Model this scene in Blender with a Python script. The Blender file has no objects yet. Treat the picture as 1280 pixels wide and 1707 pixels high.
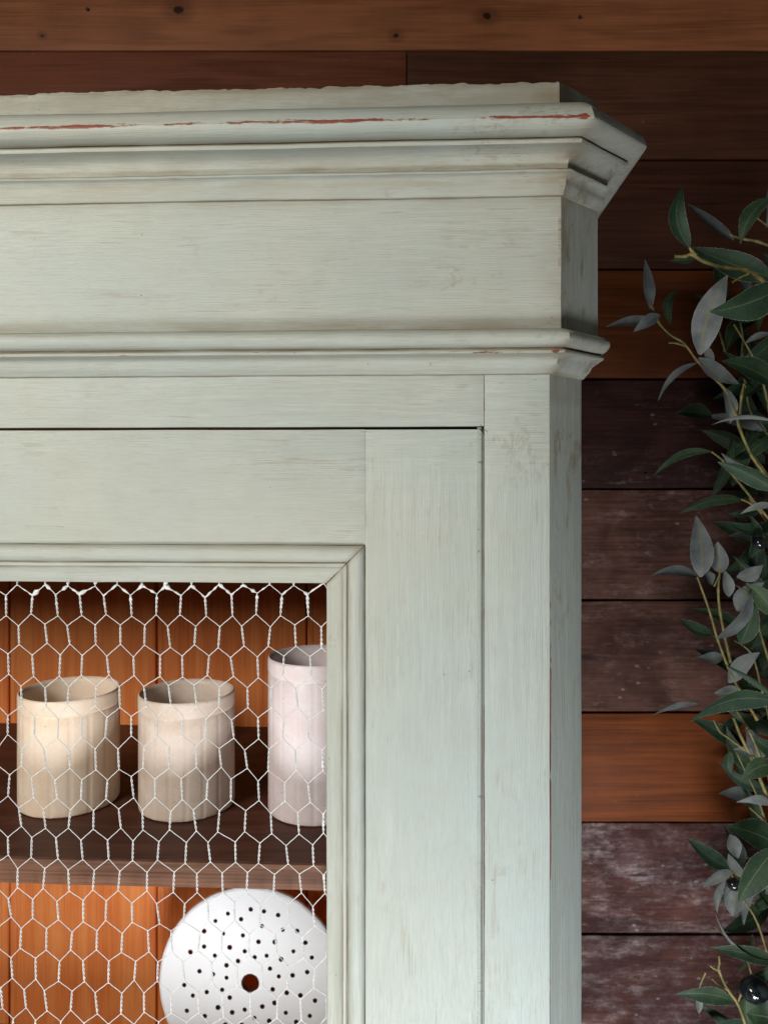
import bpy, bmesh, math, random
from mathutils import Vector, noise
S = bpy.context.scene
COL = S.collection
R = random.Random(7)
rad = math.radians

# ---------------------------------------------------------------- camera
F, CU, HV = 1282.0, 640.0, 800.0          # focal length and principal point of the photograph, in its pixels
cam = bpy.data.cameras.new('camera')
cam.sensor_fit = 'HORIZONTAL'; cam.sensor_width = 36.0
cam.lens = 36.0 * F / 1280.0
cam.shift_y = -(853.5 - HV) / 1280.0
cam.clip_start = 0.02; cam.clip_end = 100
cam.dof.use_dof = True; cam.dof.focus_distance = 0.65; cam.dof.aperture_fstop = 13
camo = bpy.data.objects.new('camera', cam); COL.objects.link(camo)
camo.rotation_euler = (rad(90), 0, 0)
S.camera = camo
S.view_settings.view_transform = 'Standard'; S.view_settings.look = 'None'
S.view_settings.exposure = 0.0; S.view_settings.gamma = 1.0

# ---------------------------------------------------------------- world and light
W = bpy.data.worlds.new('World'); S.world = W; W.use_nodes = True
W.node_tree.nodes['Background'].inputs[0].default_value = (0.62, 0.72, 0.85, 1)
W.node_tree.nodes['Background'].inputs[1].default_value = 0.022

def area(name, loc, target, sx, sy, power, col):
    l = bpy.data.lights.new(name, 'AREA'); l.shape = 'RECTANGLE'; l.size = sx; l.size_y = sy
    l.energy = power; l.color = col
    o = bpy.data.objects.new(name, l); COL.objects.link(o); o.location = loc
    o.rotation_euler = (Vector(target) - Vector(loc)).to_track_quat('-Z', 'Y').to_euler()
    return o
area('doorway_light', (-0.90, -0.38, 0.36), (-0.25, 0.7, -0.15), 0.46, 0.46, 17.5, (1.0, 0.96, 0.89))
area('low_fill_light', (0.12, -0.22, -1.08), (-0.02, 0.9, -0.60), 0.50, 0.36, 9.4, (0.95, 0.975, 1.0)).data.spread = rad(120)  # added fill lamp near the floor, brightens the lower front and interior

# ---------------------------------------------------------------- helpers
def mesh_obj(name, verts, faces, mat, parent=None, smooth=35, attrs=None, loc=None):
    me = bpy.data.meshes.new(name)
    me.from_pydata([tuple(v) for v in verts], [], faces)
    if attrs:
        for k, vals in attrs.items():
            a = me.attributes.new(k, 'FLOAT', 'POINT')
            a.data.foreach_set('value', vals)
    bm = bmesh.new(); bm.from_mesh(me)
    bmesh.ops.recalc_face_normals(bm, faces=bm.faces) if smooth is not False else None
    bm.to_mesh(me); bm.free()
    if smooth:
        me.shade_smooth(); me.set_sharp_from_angle(angle=rad(smooth))
    return link(name, me, mat, parent, loc)

def link(name, me, mat, parent=None, loc=None):
    if mat and not me.materials: me.materials.append(mat)
    o = bpy.data.objects.new(name, me); COL.objects.link(o)
    if parent: o.parent = parent
    if loc is not None: o.location = loc
    return o

def empty(name, loc, rz=0):
    o = bpy.data.objects.new(name, None); COL.objects.link(o)
    o.location = loc; o.rotation_euler = (0, 0, rz); o.empty_display_size = 0.05
    return o

def tag(o, label, cat, group=None, kind=None):
    o['label'] = label
    if cat: o['category'] = cat
    if group: o['group'] = group
    if kind: o['kind'] = kind
    return o

def box_mesh(name, x0, x1, y0, y1, z0, z1, bev=0.0008, cuts=0, wob=0.0, seed=0, axis='x'):
    bm = bmesh.new()
    vs = [bm.verts.new((x, y, z)) for x in (x0, x1) for y in (y0, y1) for z in (z0, z1)]
    for f in ((0,1,3,2), (4,6,7,5), (0,4,5,1), (2,3,7,6), (0,2,6,4), (1,5,7,3)):
        bm.faces.new([vs[i] for i in f])
    bmesh.ops.recalc_face_normals(bm, faces=bm.faces)
    if cuts:
        k = 0 if axis == 'x' else 2
        ee = [e for e in bm.edges if abs(e.verts[0].co[k] - e.verts[1].co[k]) > 1e-6]
        bmesh.ops.subdivide_edges(bm, edges=ee, cuts=cuts, use_grid_fill=True)
    if wob:
        for v in bm.verts:
            n = noise.noise_vector(v.co * 14 + Vector((seed * 7.3, 0, 0))) * wob + noise.noise_vector(v.co * 60 + Vector((seed, 3, 0))) * wob * .35
            v.co += n
    if bev:
        es = [e for e in bm.edges if len(e.link_faces) == 2 and e.calc_face_angle(0) > 1.0]
        bmesh.ops.bevel(bm, geom=es, offset=bev, segments=2, affect='EDGES', profile=0.6)
    me = bpy.data.meshes.new(name); bm.to_mesh(me); bm.free()
    me.shade_smooth(); me.set_sharp_from_angle(angle=rad(30))
    return me

def tube(path, radii, n=6):
    """verts, faces of a closed tube along a list of points"""
    V, Fc = [], []
    prev = None
    for i, p in enumerate(path):
        a = path[max(i-1, 0)]; b = path[min(i+1, len(path)-1)]
        t = (b - a).normalized()
        if prev is None:
            u = t.cross(Vector((0, 1, 0.13)))
            if u.length < 1e-5: u = t.cross(Vector((1, 0, 0)))
        else:
            u = prev - t * prev.dot(t)
        u.normalize(); prev = u
        w = t.cross(u)
        r = radii[i] if isinstance(radii, (list, tuple)) else radii
        for k in range(n):
            an = 2*math.pi*k/n
            V.append(p + (u*math.cos(an) + w*math.sin(an))*r)
    for i in range(len(path)-1):
        for k in range(n):
            Fc.append((i*n+k, i*n+(k+1) % n, (i+1)*n+(k+1) % n, (i+1)*n+k))
    Fc.append(tuple(reversed(range(n)))); Fc.append(tuple(range((len(path)-1)*n, len(path)*n)))
    return V, Fc

# ---------------------------------------------------------------- node helper
class NT:
    def __init__(s, name):
        s.m = bpy.data.materials.new(name); s.m.use_nodes = True
        s.t = s.m.node_tree; s.b = s.t.nodes['Principled BSDF']
    def n(s, kind, **kw):
        nd = s.t.nodes.new(kind)
        ins = kw.pop('ins', {})
        for k, v in kw.items(): setattr(nd, k, v)
        for k, v in ins.items(): s.put(nd.inputs[k], v)
        return nd
    def put(s, sock, v):
        if hasattr(v, 'is_output') or isinstance(v, bpy.types.NodeSocket): s.t.links.new(v, sock)
        elif isinstance(v, (tuple, list)) and len(v) == 3 and sock.type == 'RGBA': sock.default_value = (*v, 1)
        else: sock.default_value = v
    def coord(s): return s.n('ShaderNodeTexCoord').outputs['Object']
    def mapping(s, vec, scale=(1,1,1), loc=(0,0,0)):
        return s.n('ShaderNodeMapping', ins={'Vector': vec, 'Scale': scale, 'Location': loc}).outputs[0]
    def noise(s, vec, scale=5, detail=4, rough=.55, dist=0):
        return s.n('ShaderNodeTexNoise', ins={'Vector': vec, 'Scale': scale, 'Detail': detail, 'Roughness': rough, 'Distortion': dist}).outputs[0]
    def math(s, op, a, b=0.0, clamp=False):
        nd = s.n('ShaderNodeMath', operation=op, use_clamp=clamp)
        s.put(nd.inputs[0], a); s.put(nd.inputs[1], b); return nd.outputs[0]
    def step(s, v, lo, hi, a=0.0, b=1.0):
        return s.n('ShaderNodeMapRange', clamp=True, interpolation_type='SMOOTHSTEP', ins={'Value': v, 'From Min': lo, 'From Max': hi, 'To Min': a, 'To Max': b}).outputs[0]
    def mix(s, f, a, b, mode='MIX'):
        nd = s.n('ShaderNodeMix', data_type='RGBA', blend_type=mode)
        s.put(nd.inputs[0], f); s.put(nd.inputs[6], a); s.put(nd.inputs[7], b); return nd.outputs[2]
    def ramp(s, v, stops):
        nd = s.n('ShaderNodeValToRGB'); s.put(nd.inputs[0], v); r = nd.color_ramp
        while len(r.elements) < len(stops): r.elements.new(0.5)
        for e, (p, c) in zip(r.elements, stops): e.position = p; e.color = (*c, 1)
        return nd.outputs[0]
    def attr(s, name): return s.n('ShaderNodeAttribute', attribute_name=name).outputs['Fac']
    def sep(s, vec):
        nd = s.n('ShaderNodeSeparateXYZ'); s.put(nd.inputs[0], vec); return nd.outputs
    def rnd(s):
        return s.n('ShaderNodeObjectInfo').outputs['Random']
    def offset(s, vec, amount=40.0):
        sc = s.math('MULTIPLY', s.rnd(), amount)
        c = s.n('ShaderNodeCombineXYZ', ins={0: sc, 1: sc, 2: sc}).outputs[0]
        return s.n('ShaderNodeVectorMath', operation='ADD', ins={0: vec, 1: c}).outputs[0]
    def bump(s, h, strength=.3, dist=.001):
        o = s.n('ShaderNodeBump', ins={'Height': h, 'Strength': strength, 'Distance': dist}).outputs[0]
        s.t.links.new(o, s.b.inputs['Normal'])
    def out(s, col, rough=.5, spec=.5):
        s.put(s.b.inputs['Base Color'], col); s.put(s.b.inputs['Roughness'], rough)
        s.b.inputs['Specular IOR Level'].default_value = spec
        return s.m

def paint_mat(name, vertical, turn=False):
    """antiqued sage paint: brushed, rubbed with tan glaze, chipped to red primer where the 'chip' attribute allows"""
    t = NT(name); c = t.coord()
    warp = t.noise(c, 6, 2); 
    wc = t.n('ShaderNodeVectorMath', operation='ADD', ins={0: c, 1: t.n('ShaderNodeVectorMath', operation='SCALE', ins={0: t.n('ShaderNodeTexNoise', ins={'Vector': c, 'Scale': 7.0, 'Detail': 2.0}).outputs[1], 'Scale': .006}).outputs[0]}).outputs[0]
    sc = (260, 260, 7) if vertical else (7, 260, 260)
    sf = (1250, 1250, 26) if vertical else (26, 1250, 1250)
    st = t.noise(t.mapping(wc, sc), 1, 6, .62)
    sf_ = t.noise(t.mapping(wc, sf), 1, 3, .6)
    if turn:      # brush strokes swing round to horizontal at the head of an upright, over the joint
        zt_ = t.math('ADD', t.sep(c)[2], t.math('MULTIPLY', t.math('SUBTRACT', t.noise(c, 26, 3), .5), .07))
        fv = t.step(zt_, .050, -.030)
        st2 = t.noise(t.mapping(wc, (7, 260, 260)), 1, 6, .62); sg2 = t.noise(t.mapping(wc, (26, 1250, 1250)), 1, 3, .6)
        st = t.math('ADD', t.math('MULTIPLY', st, fv), t.math('MULTIPLY', st2, t.math('SUBTRACT', 1.0, fv)))
        sf_ = t.math('ADD', t.math('MULTIPLY', sf_, fv), t.math('MULTIPLY', sg2, t.math('SUBTRACT', 1.0, fv)))
    big = t.noise(c, 4.5, 3, .55)
    mid = t.noise(t.mapping(c, (1, 1, 1), (3, 7, 1)), 17, 5, .62, .6)
    base = t.mix(t.step(big, .35, .65), (.408, .447, .402), (.438, .452, .385))
    # paint bluer toward the lower right, and darkened there to offset the low lamp
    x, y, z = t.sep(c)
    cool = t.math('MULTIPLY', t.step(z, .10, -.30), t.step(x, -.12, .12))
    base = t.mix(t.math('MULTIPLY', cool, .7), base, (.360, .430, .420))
    vary = t.step(t.noise(t.mapping(c, (3, 6, 6), (4, 4, 4)), 1.6, 3, .6), .38, .62, .35, 1.0)
    base = t.mix(t.math('MULTIPLY', t.step(st, .42, .64, 0, .24), vary), base, (.58, .605, .56))
    base = t.mix(t.math('MULTIPLY', t.step(sf_, .50, .64), t.math('MULTIPLY', vary, .33)), base, (.29, .285, .225))
    base = t.mix(t.step(t.noise(c, 34, 6, .7), .45, .75, 0, .30), base, (.345, .365, .31))
    # glaze
    gl = t.math('MULTIPLY', t.step(st, .47, .62), t.step(mid, .47, .64))
    gl = t.math('MULTIPLY', gl, t.step(sf_, .36, .62, .08, .38))
    blot = t.math('MULTIPLY', t.step(mid, .60, .72), t.step(t.noise(c, 90, 5, .7, 1.2), .44, .6))
    gl = t.math('MAXIMUM', gl, t.math('MULTIPLY', blot, .34))
    # extra rubbing near the corner of the case
    near = t.math('MULTIPLY', t.step(x, -.06, .13), t.step(z, -.04, .05))
    sm1 = t.step(t.noise(t.mapping(c, (14, 14, 22)), 1, 4, .6, .8), .50, .64)
    sm2 = t.step(t.noise(t.mapping(c, (110, 110, 260) if not vertical else (260, 110, 90)), 1, 5, .7, 1.0), .42, .62)
    gl = t.math('MAXIMUM', gl, t.math('MULTIPLY', t.math('MULTIPLY', t.math('MULTIPLY', sm1, sm2), near), t.step(sf_, .34, .64, .25, .75)))
    side = t.math('MULTIPLY', t.step(x, .1395, .1420), t.step(z, -.30, .06, .25, 1.0))
    sd = t.step(t.noise(t.mapping(c, (60, 60, 22)), 1, 6, .68, .7), .47, .66)
    gl = t.math('MAXIMUM', gl, t.math('MULTIPLY', t.math('MULTIPLY', sd, side), t.step(sf_, .34, .64, .40, .88)))
    crev = t.attr('glaze')
    gl = t.math('MAXIMUM', gl, t.math('MULTIPLY', crev, t.step(t.noise(t.mapping(c, (14, 60, 60) if not vertical else (60, 60, 14)), 1, 5, .65), .28, .62, .25, 1.0)))
    col = t.mix(gl, base, (.225, .165, .095))
    # specks
    vo = t.n('ShaderNodeTexVoronoi', ins={'Vector': c, 'Scale': 55.0})
    sp = t.math('MULTIPLY', t.step(vo.outputs['Distance'], .045, .02), t.step(t.noise(c, 23, 1), .52, .58))
    col = t.mix(t.math('MULTIPLY', sp, .8), col, (.10, .075, .05))
    # chips to red primer
    chip = t.attr('chip')
    cn = t.noise(t.mapping(c, (30, 30, 230) if not vertical else (230, 230, 30)), 1, 9, .80, .3)
    big2 = t.noise(t.mapping(c, (20, 20, 20), (2, 2, 2)), 1, 4, .65)
    thr = t.math('ADD', chip, t.math('MULTIPLY', t.math('SUBTRACT', big2, .5), .62))
    cm = t.step(t.math('ADD', t.math('MULTIPLY', t.math('SUBTRACT', cn, .5), 1.9), thr), .70, .74)
    edge = t.step(t.math('ADD', t.math('MULTIPLY', t.math('SUBTRACT', cn, .5), 1.9), thr), .62, .70)
    col = t.mix(t.math('MULTIPLY', edge, .5), col, (.56, .50, .40))
    red = t.mix(t.noise(c, 160, 3), (.17, .045, .026), (.29, .085, .055))
    col = t.mix(cm, col, red)
    h = t.math('ADD', t.math('MULTIPLY', st, .6), t.math('MULTIPLY', sf_, .9))
    h = t.math('ADD', h, t.math('MULTIPLY', mid, .5))
    h = t.math('SUBTRACT', h, t.math('MULTIPLY', cm, .55))
    t.bump(h, .52, .0010)
    return t.out(col, t.step(st, .3, .7, .46, .62), .30)

P_H = paint_mat('sage_paint_horizontal', False)
P_V = paint_mat('sage_paint_vertical', True)
P_T = paint_mat('sage_paint_upright', True, True)

def wood_mat(name, dark, light, axis='x', knots=(), grain=1.0, rough=.55, spec=.18, rand=True, ring=7.0, fade=None):
    t = NT(name); c0 = t.coord(); c = t.offset(c0) if rand else c0
    s1 = {'x': (2.2, 20, 30), 'z': (30, 20, 2.2)}[axis]
    s2 = {'x': (8, 430, 600), 'z': (600, 430, 8)}[axis]
    n0 = t.noise(t.mapping(c, s1), .6, 3, .5, .4)
    rings = t.math('SINE', t.math('MULTIPLY', n0, ring * 6.283))
    rings = t.step(rings, -1, 1)
    fine = t.noise(t.mapping(c, s2), 1, 4, .6)
    blot = t.noise(c, 9, 4, .6)
    f = t.math('ADD', t.math('MULTIPLY', rings, .15), t.math('ADD', t.math('MULTIPLY', fine, .75), t.math('MULTIPLY', blot, .42)))
    f = t.step(f, .30, .95)
    col = t.mix(f, dark, light)
    if knots:
        x, y, z = t.sep(c0)
        acc = None
        for kx, kz, kr in knots:
            d = t.n('ShaderNodeVectorMath', operation='DISTANCE', ins={0: t.n('ShaderNodeCombineXYZ', ins={0: t.math('MULTIPLY', x, .8), 2: z}).outputs[0], 1: (kx * .8, 0, kz)}).outputs['Value']
            d = t.math('ADD', d, t.math('MULTIPLY', t.math('SUBTRACT', t.noise(c0, 120, 3), .5), kr * .7))
            k = t.step(d, kr, kr * .55)
            halo = t.math('MULTIPLY', t.step(d, kr * 3.2, kr), .35)
            k = t.math('MAXIMUM', k, halo)
            acc = k if acc is None else t.math('MAXIMUM', acc, k)
        col = t.mix(acc, col, tuple(v * .18 for v in dark))
    # tiny scratches and pale dust flecks
    fl = t.math('MULTIPLY', t.step(t.noise(t.mapping(c, (40, 40, 110)), 1, 5, .75, .8), .66, .72), t.step(t.noise(c, 7, 2), .5, .62))
    col = t.mix(t.math('MULTIPLY', fl, .35), col, (.42, .36, .32))
    t.bump(t.math('ADD', fine, t.math('MULTIPLY', rings, .4)), .35 * grain, .0008)
    return t.out(col, t.step(fine, .3, .7, rough - .08, rough + .1), spec)

def distressed_mat(name, amount=.0, under=((.045, .016, .012), (.13, .05, .035)), wash=((.20, .135, .14), (.42, .35, .34))):
    t = NT(name); c0 = t.coord(); c = t.offset(c0)
    fine = t.noise(t.mapping(c, (10, 200, 260)), 1, 4, .6)
    blot = t.noise(c, 11, 5, .62, .7)
    col = t.mix(t.step(t.math('ADD', t.math('MULTIPLY', fine, .5), t.math('MULTIPLY', blot, .6)), .38, .78), under[0], under[1])
    w1 = t.noise(t.mapping(c, (8, 8, 17)), 1, 12, .78, .6)
    w2 = t.noise(t.mapping(c, (30, 90, 170)), 1, 8, .78, .4)
    w3 = t.noise(t.mapping(c, (120, 120, 150)), 1, 6, .8, 0)
    m = t.math('ADD', t.math('MULTIPLY', w1, .50), t.math('ADD', t.math('MULTIPLY', w2, .30), t.math('MULTIPLY', w3, .20)))
    m = t.step(m, .50 - amount, .66 - amount)
    wcol = t.mix(t.step(t.noise(t.mapping(c, (18, 18, 60)), 1, 6, .7), .40, .66), wash[0], wash[1])
    col = t.mix(t.math('MULTIPLY', m, .88), col, wcol)
    col = t.mix(t.step(t.noise(t.mapping(c, (5, 5, 11), (3, 3, 3)), 1, 6, .65, .5), .46, .66, 0, .62), col, tuple(v*.55 for v in under[0]))
    vo = t.n('ShaderNodeTexVoronoi', ins={'Vector': t.mapping(c, (40, 40, 70)), 'Scale': 1.0})
    fk = t.math('MULTIPLY', t.step(vo.outputs['Distance'], .16, .07), t.step(t.noise(c, 12, 3), .48, .56))
    col = t.mix(t.math('MULTIPLY', fk, .55), col, wash[1])
    cr = t.step(t.noise(t.mapping(c, (5, 60, 80)), 1, 6, .65, .6), .36, .30)
    col = t.mix(t.math('MULTIPLY', cr, .7), col, (.02, .01, .01))
    t.bump(t.math('ADD', fine, t.math('MULTIPLY', m, .6)), .45, .001)
    return t.out(col, .66, .15)

M_pine_red = wood_mat('reddish_pine', (.085, .030, .016), (.215, .082, .042), knots=())
M_shelf = wood_mat('walnut_stain', (.038, .013, .008), (.105, .040, .024), 'x', rough=.5, rand=False, spec=.3)
M_shelf_edge = wood_mat('worn_walnut_edge', (.06, .026, .016), (.21, .105, .065), 'x', rough=.55, rand=False, ring=5)
M_back = wood_mat('orange_pine', (.72, .155, .034), (.97, .350, .105), 'z', rough=.55, ring=4, spec=.2)
M_dark = wood_mat('dark_inner_wood', (.05, .02, .01), (.11, .045, .022), 'z', rough=.6)  # dark brown wood for the hidden panels and the wall backing

# ---------------------------------------------------------------- cabinet frame of reference
TH = math.atan(3.6e-5 * F)              # the cabinet stands a little askew to the plank wall
D0 = 0.64
ct, sn = math.cos(TH), math.sin(TH)
def lx(u, y=0.0):
    k = (u - CU) / F
    return (k * (D0 + y*ct) - y*sn) / (ct + k*sn)
def dep(x, y=0.0): return D0 - x*sn + y*ct
def lz(v, x, y=0.0): return (HV - v) / F * dep(x, y)
def toloc(X, Y):
    a, b = X, Y - D0
    return (a*ct - b*sn, a*sn + b*ct)

XR = lx(917)                      # front/cant corner of the carcass
CANT = 0.0455
XC, YC = XR + CANT*.70711, CANT*.70711
XM = -0.42                        # centre line
DEPTH = 0.425
def corners(p):
    """plan outline of the case at outward offset p, right back to left back"""
    k = .41421 * p
    q = .80 * p if p > 0 else p          # the returns are a little shallower than the front
    r = [(XR + k, -p), (XC + q, YC + q - 1.41421*p), (XC + q, DEPTH)]
    l = [(2*XM - a, b) for a, b in r]
    return [l[2], l[1], l[0], r[0], r[1], r[2]]
def solve(u, v):
    lo, hi = -0.02, 0.12
    for _ in range(40):
        p = (lo + hi) / 2
        x, y = XR + .41421*p, -p
        uu = CU + F * (x*ct + y*sn) / dep(x, y)
        if uu < u: lo = p
        else: hi = p
    x = XR + .41421*p
    return p, lz(v, x, -p)

CAB = empty('painted_cabinet', (0, D0, 0), -TH)
tag(CAB, 'tall sage green painted wooden cabinet with deep moulded cornice and wire netting door', 'cabinet')

def sweep(name, prof, mat_h, mat_v, parent, seed=0, wob=.00035, rough_top=None, step=.006):
    """prof: list of (p, z, glaze, chip); closed polygon swept round the case with mitred corners"""
    n = len(prof)
    rows = []           # list of (segment, t)
    base = corners(0)
    for s in range(5):
        L = math.dist(base[s], base[s+1]); k = max(1, int(L/step))
        for i in range(k): rows.append((s, i/k))
    rows.append((4, 1.0))
    V, G, C, faces, mi = [], [], [], [], []
    for (s, t) in rows:
        for j, (p, z, g, ch) in enumerate(prof):
            a, b = corners(p)[s], corners(p)[s+1]
            x = a[0] + (b[0]-a[0])*t; y = a[1] + (b[1]-a[1])*t
            q = Vector((x*9, y*9, z*60 + seed))
            dz = noise.noise(q) * wob + noise.noise(Vector((x*55, y*55, z*70+seed))) * wob*.5
            dp = noise.noise(Vector((x*12+5, y*12, z*60+seed))) * wob + noise.noise(Vector((x*90+5, y*90, z*90+seed))) * wob*.45
            if rough_top and z > rough_top:
                q2 = noise.noise(Vector((x*28, y*28, 4.2)))
                q3 = noise.noise(Vector((x*130, y*130, 9.2)))
                dz += min(0, q2 - .05) * .0018 + q3 * .0012 + min(0, noise.noise(Vector((x*300, y*300, 1.2))) + .1) * .0016
            # push along the outward normal of this segment
            nx, ny = (b[1]-a[1]), -(b[0]-a[0]); l = math.hypot(nx, ny) or 1
            V.append((x + nx/l*dp, y + ny/l*dp, z + dz)); 
            cc = ch; gg = g
            dcorner = math.hypot(x - corners(p)[3][0], y - corners(p)[3][1])
            if dcorner < .014 and ch > .05: cc = ch + .60 * (1 - dcorner/.014)
            if dcorner < .022: gg = max(gg, min(.75, g*1.2 + .35*(1 - dcorner/.022)))
            if s == 3: gg = max(gg, .22); cc *= .25
            G.append(gg); C.append(cc)
    for i in range(len(rows)-1):
        for j in range(n):
            a, b = i*n + j, i*n + (j+1) % n
            faces.append((a, b, b+n, a+n)); mi.append(0 if rows[i][0] == 2 else 1)
    faces.append(tuple(range(n))); mi.append(0)
    faces.append(tuple(reversed(range((len(rows)-1)*n, len(rows)*n)))); mi.append(0)
    me = bpy.data.meshes.new(name); me.from_pydata(V, [], faces)
    for k, vals in (('glaze', G), ('chip', C)):
        at = me.attributes.new(k, 'FLOAT', 'POINT'); at.data.foreach_set('value', vals)
    me.polygons.foreach_set('material_index', mi)
    bm = bmesh.new(); bm.from_mesh(me); bmesh.ops.recalc_face_normals(bm, faces=bm.faces); bm.to_mesh(me); bm.free()
    me.materials.append(mat_h); me.materials.append(mat_h if mat_v is None else mat_v)
    me.shade_smooth(); me.set_sharp_from_angle(angle=rad(38))
    return link(name, me, None, parent)

def smoothpts(pts, k=3):
    """Catmull-Rom refinement of profile points (u, v, glaze, chip)"""
    o = []
    for i in range(len(pts)-1):
        p0 = pts[max(i-1, 0)]; p1 = pts[i]; p2 = pts[i+1]; p3 = pts[min(i+2, len(pts)-1)]
        for j in range(k):
            t = j/k; r = []
            for q in range(4):
                if q < 2:
                    r.append(.5*((2*p1[q]) + (-p0[q]+p2[q])*t + (2*p0[q]-5*p1[q]+4*p2[q]-p3[q])*t*t + (-p0[q]+3*p1[q]-3*p2[q]+p3[q])*t**3))
                else: r.append(p1[q] + (p2[q]-p1[q])*t)
            o.append(tuple(r))
    o.append(pts[-1]); return o
def prof_px(*runs):
    out = []
    for r in runs:
        for (u, v, g, c) in (smoothpts(r) if len(r) > 2 else r):
            p, z = solve(u, v); out.append((p, z, g, c))
    return out

PF, zf0 = solve(935, 325)          # frieze offset
CORN = empty('cornice', (0, 0, 0)); CORN.parent = CAB
# crown moulding, bottom to top
pr = prof_px(
    [(934.0, 326.5, .8, 0), (938.5, 324.5, .5, .1)],
    [(939.5, 321, .15, .1), (942.5, 308, .25, .1), (943.0, 299, .45, .0), (946.0, 290, .3, .1), (950.5, 284.5, .2, .25)],
    [(951.5, 281.5, .45, .45), (945.5, 279.5, .85, 0)],
    [(945.5, 278.5, .7, 0), (947.5, 266, .45, 0), (952.0, 254, .3, 0), (959.5, 243, .2, 0), (966.5, 238, .2, .1)],
    [(969.0, 236.5, .2, .42), (970.0, 230.5, .3, .35), (966.0, 228.0, .9, 0)],
    [(967.0, 226.5, .6, 0), (976.0, 220, .2, 0), (984.0, 211, .1, .05), (989.5, 200, .08, .25), (991.0, 193.2, .06, .78), (990.7, 191.0, .06, .78), (989.0, 184.0, .05, .30), (985.0, 175.0, .05, .0), (978.0, 171.0, .2, 0), (970.0, 169.5, .4, 0)])
ztop = pr[-1][1]
pr = [(-.012, pr[0][1], 0, 0)] + pr + [(PF + .006, ztop, .5, 0), (-.012, ztop, 0, 0)]
cm_ = sweep('crown_moulding', pr, P_H, P_H, CORN, 1, .0005)
# top board standing back on the crown
PT, zt = solve(932.5, 133.0)
tb = [(-.012, ztop - .001, .3, 0), (PT, ztop - .001, .6, 0), (PT, ztop + .004, .4, 0), (PT, ztop + .010, .45, 0), (PT, zt - .006, .50, 0), (PT, zt - .0022, .75, .32),
      (PT - .0010, zt, .6, .55), (PT - .006, zt + .0003, .8, .5), (-.012, zt, .5, 0)]
sweep('top_board', tb, P_H, P_H, CORN, 5, .0005, rough_top=zt - .0005, step=.003)

# frieze board round the case
zb1 = solve(940, 547)[1]
fr = [(-.012, zb1 - .01, 0, 0), (PF, zb1 - .01, .5, 0), (PF, zb1 + .002, .6, 0), (PF, zb1 + .007, .28, 0), (PF, zb1 + .02, .05, 0), (PF, zf0 - .02, .02, 0), (PF, zf0 - .006, .15, 0), (PF, zf0 + .002, .7, 0), (PF, zf0 + .006, .5, 0), (-.012, zf0 + .006, 0, 0)]
sweep('frieze_board', fr, P_H, P_V, CAB, 9, .0003)
# waist moulding
pw = prof_px(
    [(917.0, 624.5, .9, 0), (920.5, 622.0, .4, .1)],
    [(921.5, 619, .2, .1), (926.0, 611, .1, 0), (929.0, 601, .1, 0), (931.5, 593, .35, 0), (938.0, 589.0, .3, .1)],
    [(941.5, 587.5, .2, .48), (941.5, 583.0, .3, .48), (937.5, 580.5, 1.0, 0)],
    [(938.0, 579.0, .6, 0), (944.5, 573, .1, .1), (948.5, 564, .08, .1), (948.8, 557, .05, .36), (946.5, 550.5, .05, .1), (940.0, 547.0, .5, 0), (934.0, 546.3, .8, 0)])
pw = [(-.004, pw[0][1], 0, 0)] + pw + [(-.004, pw[-1][1], 0, 0)]
sweep('waist_moulding', pw, P_H, P_H, CAB, 13, .0004)

# ---------------------------------------------------------------- carcass
ZB = -1.02
zw = solve(917, 624.5)[1]
zd = lz(710.5, lx(700))                 # top of the door opening in the frame
xd = lx(807.0)                          # right edge of that opening
def vat(me, fn):
    """add glaze / chip attributes from a function of position"""
    for k in range(2):
        a = me.attributes.new(('glaze', 'chip')[k], 'FLOAT', 'POINT')
        a.data.foreach_set('value', [fn(v.co)[k] for v in me.vertices])
    return me
FRM = empty('face_frame', (0, 0, 0)); FRM.parent = CAB
TK = .022
me = box_mesh('rail', 2*XM - xd + .0003, xd - .0001, 0, TK, zd, zw + .03, .0006, 60, .00025, 1)
link('rail', vat(me, lambda c: (.10, .30 if c.z < zd + .0002 else 0)), P_H, FRM)
def stile_fn(c):
    g = .05; ch = 0
    if abs(c.x - xd) < .0006: g = .30; ch = .95 if -.37 < c.z < -.19 else .60
    return g, ch
me = box_mesh('stile', xd, XR - .0002, -.0001, TK, ZB, zw + .03, .0010, 150, .00025, 2, 'z')
link('stile', vat(me, stile_fn), P_T, FRM)
me2 = box_mesh('stile', 2*XM - XR + .0002, 2*XM - xd, -.0001, TK, ZB, zw + .03, .0007, 40, .00025, 3, 'z')
link('stile', me2, P_V, FRM)
me = box_mesh('rail', 2*XM - xd + .0003, xd - .0003, 0, TK, ZB, -.955, .0007, 20, .00025, 4)
link('rail', me, P_H, FRM)

def prism(name, pts, z0, z1, mat, parent, nz=120, fn=None, seed=0, wob=.00025):
    V, fa = [], []; n = len(pts)
    for i in range(nz+1):
        z = z0 + (z1-z0)*i/nz
        for j, (x, y) in enumerate(pts):
            q = noise.noise_vector(Vector((x*20, y*20+seed, z*14)))*wob + noise.noise_vector(Vector((x*20, y*20+seed, z*90)))*wob*.5
            V.append((x+q.x, y+q.y, z))
    for i in range(nz):
        for j in range(n):
            fa.append((i*n+j, i*n+(j+1) % n, (i+1)*n+(j+1) % n, (i+1)*n+j))
    fa.append(tuple(range(n))); fa.append(tuple(reversed(range(nz*n, nz*n+n))))
    at = None
    if fn:
        gc = [fn(Vector(v), k % n) for k, v in enumerate(V)]
        at = {'glaze': [g for g, _ in gc], 'chip': [c for _, c in gc]}
    return mesh_obj(name, V, fa, mat, parent, 30, at)
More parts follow.
